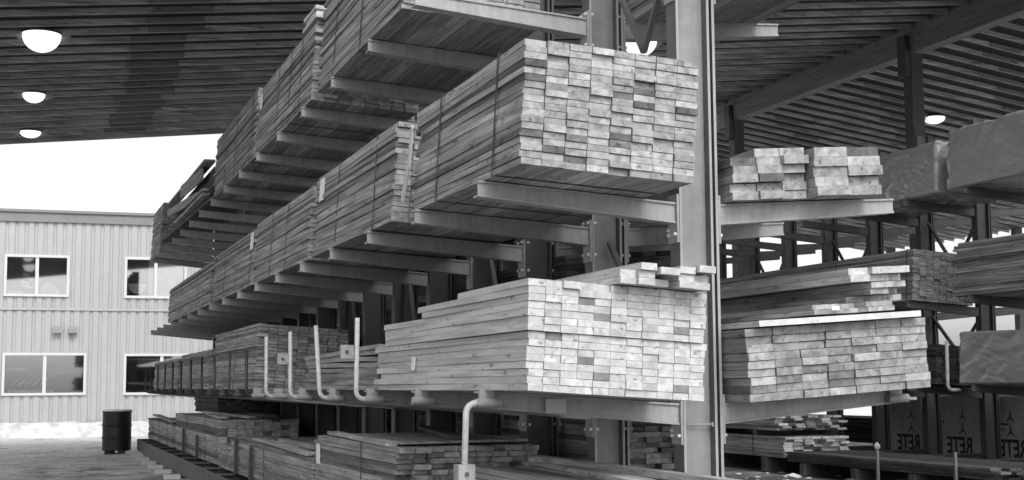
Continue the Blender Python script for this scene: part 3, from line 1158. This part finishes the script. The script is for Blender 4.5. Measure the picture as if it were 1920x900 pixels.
# --- stop pins in the sockets
GP = 'bent pipe stop pins in the arm sockets'
ORD = {2: 'tall pale pipe stop pin with a square plate beside the pale stack', 3: 'leaning pale pipe stop pin before the sagging thin boards',
       4: 'pale pipe stop pin with a square plate before the dark bundle end', 5: 'pale pipe stop pin left of the square-plated one, before dark bundle end',
       6: 'pale pipe stop pin at the near corner of the tall bundle', 7: 'pipe stop pin against the side of the tall bundle'}
for k in [0] + list(range(2, 17)):
    y = YA + SP * k - .085
    z = TZ[0] - .065
    x = 2.40
    if k == 0:
        lab = 'pale pipe stop pin hanging down below the nearest bottom arm, box clamp at its foot'
    elif k in ORD:
        lab = ORD[k]
    else:
        lab = 'thin dark stop pin standing against the far bottom-level bundles'
    p = thing('stop_pin', lab, 'stop pin', (x, y, z), GP)
    up = -1 if k == 0 else 1
    Lp = .66 if k == 0 else (.60 if k in (2, 3, 4, 5) else .5)
    lean = (.035 if k == 3 else rng.uniform(-.01, .01)) if k else .02
    r_ = .0185 if k < 7 else .015
    pts = [(.12, 0, 0), (-.03, 0, 0)]
    for q in range(1, 6):
        th = PI / 2 * q / 5
        pts.append((-.03 - .06 * math.sin(th), 0, up * .06 * (1 - math.cos(th))))
    pts.append((-.09 - lean, 0, up * Lp))
    m = MB()
    m.tube(pts, r_, 10)
    m.build('pipe', M['pin'] if k < 6 else M['strap'], p, smooth=True)
    if k in (0, 2, 4):
        m = MB()
        if k == 0:
            m.box(-.148, -.052, -.045, .045, -.435, -.335)
        else:
            m.box(-.21, -.112, -.012, .012, .30, .40)
        pl = m.build('clamp_plate', M['galv'], p)
        m = MB()
        if k == 0:
            m.tube([(-.10, -.055, -.385), (-.10, -.046, -.385)], .012, 8)
        else:
            m.tube([(-.165, -.02, .35), (-.165, -.013, .35)], .014, 8)
        m.build('bolt', M['steel_dark'], pl)

# dark stakes before the low bundles
for i, (sx, sy, z0, z1, lab) in enumerate([(2.39, 16.75, .31, .72, 'left of two dark upright stakes before the long low bundle'),
                                           (2.39, 15.6, .12, .66, 'right of two dark upright stakes before the long low bundle'),
                                           (2.38, 20.6, .30, .62, 'short dark stake before the tall low bundle, right one of a pair'),
                                           (2.38, 22.4, .30, .66, 'short dark stake before the tall low bundle, left one of a pair')]):
    m = MB()
    m.box(-.02, .02, -.026, .026, 0, z1 - z0)
    m.hexa([(-.02, -.03, z1 - z0), (.02, -.03, z1 - z0), (.02, .03, z1 - z0), (-.02, .03, z1 - z0),
            (-.005, -.012, z1 - z0 + .03), (.005, -.012, z1 - z0 + .03), (.005, .012, z1 - z0 + .03), (-.005, .012, z1 - z0 + .03)])
    o = m.build('stake', M['strap'], None, (sx, sy, z0))
    tag(o, lab, 'stake', 'dark stakes at the base arms')


# ------------------------------------------------------------------ far rack load
def wrapped(label, x, y, z, W, L, H, mat, tilt, seed, wr=.014, name='wrapped_bundle', seams=()):
    t = thing(name, label, 'wrapped bundle', (x, y, z), 'wrapped bundles on the far rack', (0, tilt, 0))
    bm = bmesh.new()
    bmesh.ops.create_cube(bm, size=1)
    for v in bm.verts:
        v.co = Vector(((v.co.x + .5) * W, (v.co.y + .5) * L, (v.co.z + .5) * H))
    bmesh.ops.bevel(bm, geom=bm.edges[:], offset=.010, segments=2, affect='EDGES')
    bmesh.ops.subdivide_edges(bm, edges=[e for e in bm.edges if e.calc_length() > .3], cuts=80, use_grid_fill=True)
    bmesh.ops.recalc_face_normals(bm, faces=bm.faces)
    bm.normal_update()
    sh = Vector((seed * 3.1, seed * 1.7, 0))
    for v in bm.verts:
        q = v.co
        d = noise.fractal(Vector((q.x * 2, q.y * 1.6, q.z * 2.5)) + sh, 1.0, 2.0, 3) * wr
        d += (.5 - abs(noise.noise(Vector((q.y * 3.2 + q.z * 5, q.z * 2 - q.y * 1.0, q.x * 4)) + sh))) * wr * 2.4
        d += (.4 - abs(noise.noise(Vector((q.y * 5 - q.z * 9, q.z * 4 + q.y * 2, q.x * 9)) + sh * 2))) * wr * .9
        d += (.4 - abs(noise.noise(Vector((q.y * 13 + q.z * 9, q.z * 11 - q.y * 6, q.x * 14)) + sh * 3))) * wr * .12
        v.co = q + v.normal * d
    me = bpy.data.meshes.new('wrap')
    bm.to_mesh(me)
    bm.free()
    me.materials.append(M[mat])
    o = link('wrap', me, t, smooth=True)
    return t


ZB = lambda lv: TZ[lv] + .008
XB = 11.95
wrapped('large grey plastic-wrapped bundle on the top right arms, cut by the picture edge', XB, 12.2, ZB(2), 1.05, 3.7, .82, 'tarp', TILT, 1)
wrapped('smaller grey plastic-wrapped bundle left of the near wrapped one, folded end', XB + .03, 16.2, ZB(2), 1.05, 2.6, .74, 'tarp', TILT, 2)
bundle('grey weathered bundle on the middle right arms at the picture edge', XB, 11.9, ZB(1), 3.95, 9, 19, .115, .038, 'wood', TILT, group='lumber bundles on the far rack')
bundle('weathered bundle with dark end face on the middle right arms, left of a black gap', XB, 16.8, ZB(1), 6.0, 9, 20, .115, .037, 'wood', TILT, group='lumber bundles on the far rack', straps=(.12, 2.0))
wrapped('low grey wrapped bundle held by a pale stop pin on the bottom right arms', XB, 12.0, ZB(0), 1.05, 3.8, .68, 'tarp', TILT, 3)
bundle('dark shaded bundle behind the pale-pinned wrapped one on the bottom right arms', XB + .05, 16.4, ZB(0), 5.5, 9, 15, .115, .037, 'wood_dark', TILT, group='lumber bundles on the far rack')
p = thing('stop_pin', 'pale pipe stop pin at the corner of the low wrapped bundle on the right', 'stop pin', (11.86, 15.85, 1.22), 'pale stop pins on the far rack')
m = MB()
m.tube([(.12, -.02, -.0), (.0, 0, 0)] + [(-.07 * math.sin(PI / 2 * q / 5), 0, .07 * (1 - math.cos(PI / 2 * q / 5))) for q in range(1, 6)] + [(-.06, 0, .66)], .024, 10)
m.build('pipe', M['galv'], p, smooth=True)


# printed wraps behind, at ground level of the far rack
def text_mesh(body, size, mirror):
    cu = bpy.data.curves.new('print', 'FONT')
    cu.body = body
    cu.size = size
    cu.extrude = .0015
    cu.offset = .006 * size / .3
    tmp = bpy.data.objects.new('print_tmp', cu)
    C.objects.link(tmp)
    bpy.context.view_layer.update()
    me = bpy.data.meshes.new_from_object(tmp.evaluated_get(bpy.context.evaluated_depsgraph_get()))
    bpy.data.objects.remove(tmp)
    # the print is read mirrored, as the wrap is seen; laid on a face looking to -X (text runs along -Y as seen)
    for v in me.vertices:
        x, y, z = v.co
        v.co = (z, x * .8 if mirror else -x * .8, y)
    me.materials.clear()
    me.materials.append(M['ink'])
    return me


def tri_mark(mb, y, z, s):
    """three-blade arrow mark"""
    for a in (90, 215, 325):
        d = Vector((0, math.cos(R(a)), math.sin(R(a))))
        n_ = Vector((0, -d.z, d.y))
        c0 = Vector((0, y, z))
        ps = [c0 + n_ * s * .12, c0 - n_ * s * .12, c0 + d * s - n_ * s * .02, c0 + d * s + n_ * s * .02]
        mb.hexa([tuple(q) for q in ps] + [tuple(q + Vector((-.002, 0, 0))) for q in ps])


GW = 'paper wrapped panels printed with letters on the far rack base'
for y0, L, ty, my, lab in ((15.1, 2.15, 16.36, 16.71, 'printed paper-wrapped bundle at the right edge under the wrapped bundle, letters cut off'),
                           (17.33, 1.42, 17.58, 17.80, 'printed paper-wrapped bundle with mirrored letters between two dark posts'),
                           (18.83, 1.15, 18.88, 19.10, 'torn printed paper-wrapped bundle with curled corner left of the dark posts')):
    t_ = wrapped(lab, 13.50, y0, .20, 1.0, L, .93, 'wrap', 0, int(y0), wr=.006)
    t_['group'] = GW
    link('lettering', text_mesh('RETE', .35, True), t_, (-.020, ty - y0, .05))
    mk = MB()
    tri_mark(mk, my - y0, .61, .12)
    tri_mark(mk, my - y0, .40, .13)
    mk.build('mark', M['ink'], t_, (-.020, 0, 0))
    if L > 1.2:
        mk = MB()
        y1 = L - .12
        mk.box(-.022, -.019, y1 - .38, y1, .50, .525)
        mk.box(-.022, -.019, y1 - .30, y1 - .08, .43, .447)
        mk.build('ruled_lines', M['ink'], t_)
bundle('dark low bundle behind the far rack posts, left of the torn printed wrap', 13.5, 20.0, .31, 6.0, 8, 11, .12, .038, 'wood_dark', 0, group='lumber bundles on the far rack')
# low stacks in front of the far rack
GF = 'low stacks on bearers before the far rack'
bundle('rough low stack on bearers, lower of two seen right of the steel upright', 10.5, 18.0, .24, 6.0, 7, 8, .155, .038, 'wood_mixed', 0, group=GF, endj=.05, straps=(.9,))
bundle('rough low stack, upper of two seen right of the steel upright', 10.52, 18.2, .63, 6.0, 7, 6, .155, .036, 'wood', 0, group=GF, endj=.12, far=.2)
bundle('long thin stack of dark boards lying low before the printed wraps', 10.5, 13.3, .20, 4.6, 7, 4, .16, .035, 'wood_dark', 0, group=GF, endj=.08)
rng = random.Random(77)
for i, y in enumerate((13.6, 14.9, 16.2, 17.5, 18.6, 20.2, 22.0)):
    m = MB()
    m.box(0, 1.12, -.06, .06, 0, .19 if y < 18 else .235)
    o = m.build('bearer', M['wood_dark'], None, (10.49, y, 0))
    tag(o, 'dark square timber bearer under the low stacks before the far rack', 'bearer', 'bearers under the low stacks')
for i, y in enumerate((18.9, 20.8, 23.4)):
    m = MB()
    m.box(0, 1.08, -.04, .04, 0, .077)
    o = m.build('spacer', M['wood_dark'], None, (10.51, y, .549))
    tag(o, 'dark spacer batten between the two rough low stacks', 'batten', 'spacers between the low stacks')
for y, lab in ((15.55, 'thin grey stake with a pale rag on top before the printed wraps'), (13.95, 'thin plain grey stake before the printed wraps, right one')):
    st = thing('stake', lab, 'stake', (10.44, y, 0), 'grey stakes before the far rack')
    m = MB()
    m.box(-.016, .016, -.016, .016, 0, .50)
    m.build('shaft', M['flange'], st)
    if 'rag' in lab:
        m = MB()
        m.lathe([(.01, -.05), (.036, -.03), (.045, .0), (.022, .035), (.008, .05)], (0, 0, .51), 7)
        m.build('rag', M['galv'], st)

# ------------------------------------------------------------------ drum
dr = thing('steel_drum', 'black steel drum with a snowy rim standing on the yard before the building', 'drum', (1.80, 29.4, 0))
m = MB()
r = .285
pr = [(r * .96, .07)]
for z, q in ((.08, 1.0), (.30, 1.0), (.315, 1.035), (.335, 1.035), (.35, 1.0), (.55, 1.0), (.565, 1.035), (.585, 1.035), (.60, 1.0), (.83, 1.0), (.835, 1.03), (.855, 1.03)):
    pr.append((r * q, z))
pr += [(r * .97, .856), (r * .97, .80), (.01, .80)]
m.lathe(pr, n=36)
m.build('body', M['black'], dr, smooth=False)
m = MB()
m.lathe([(r * .96, .857), (r * 1.035, .857), (r * 1.02, .885), (r * .97, .885)], n=36, cap=False)
m.build('snowy_rim', M['snow_rim'], dr)
for a in (20, 110, 200, 290):
    m = MB()
    cx, cy = .20 * math.cos(R(a)), .20 * math.sin(R(a))
    m.box(cx - .05, cx + .05, cy - .05, cy + .05, 0, .069)
    m.build('foot', M['black'], dr)
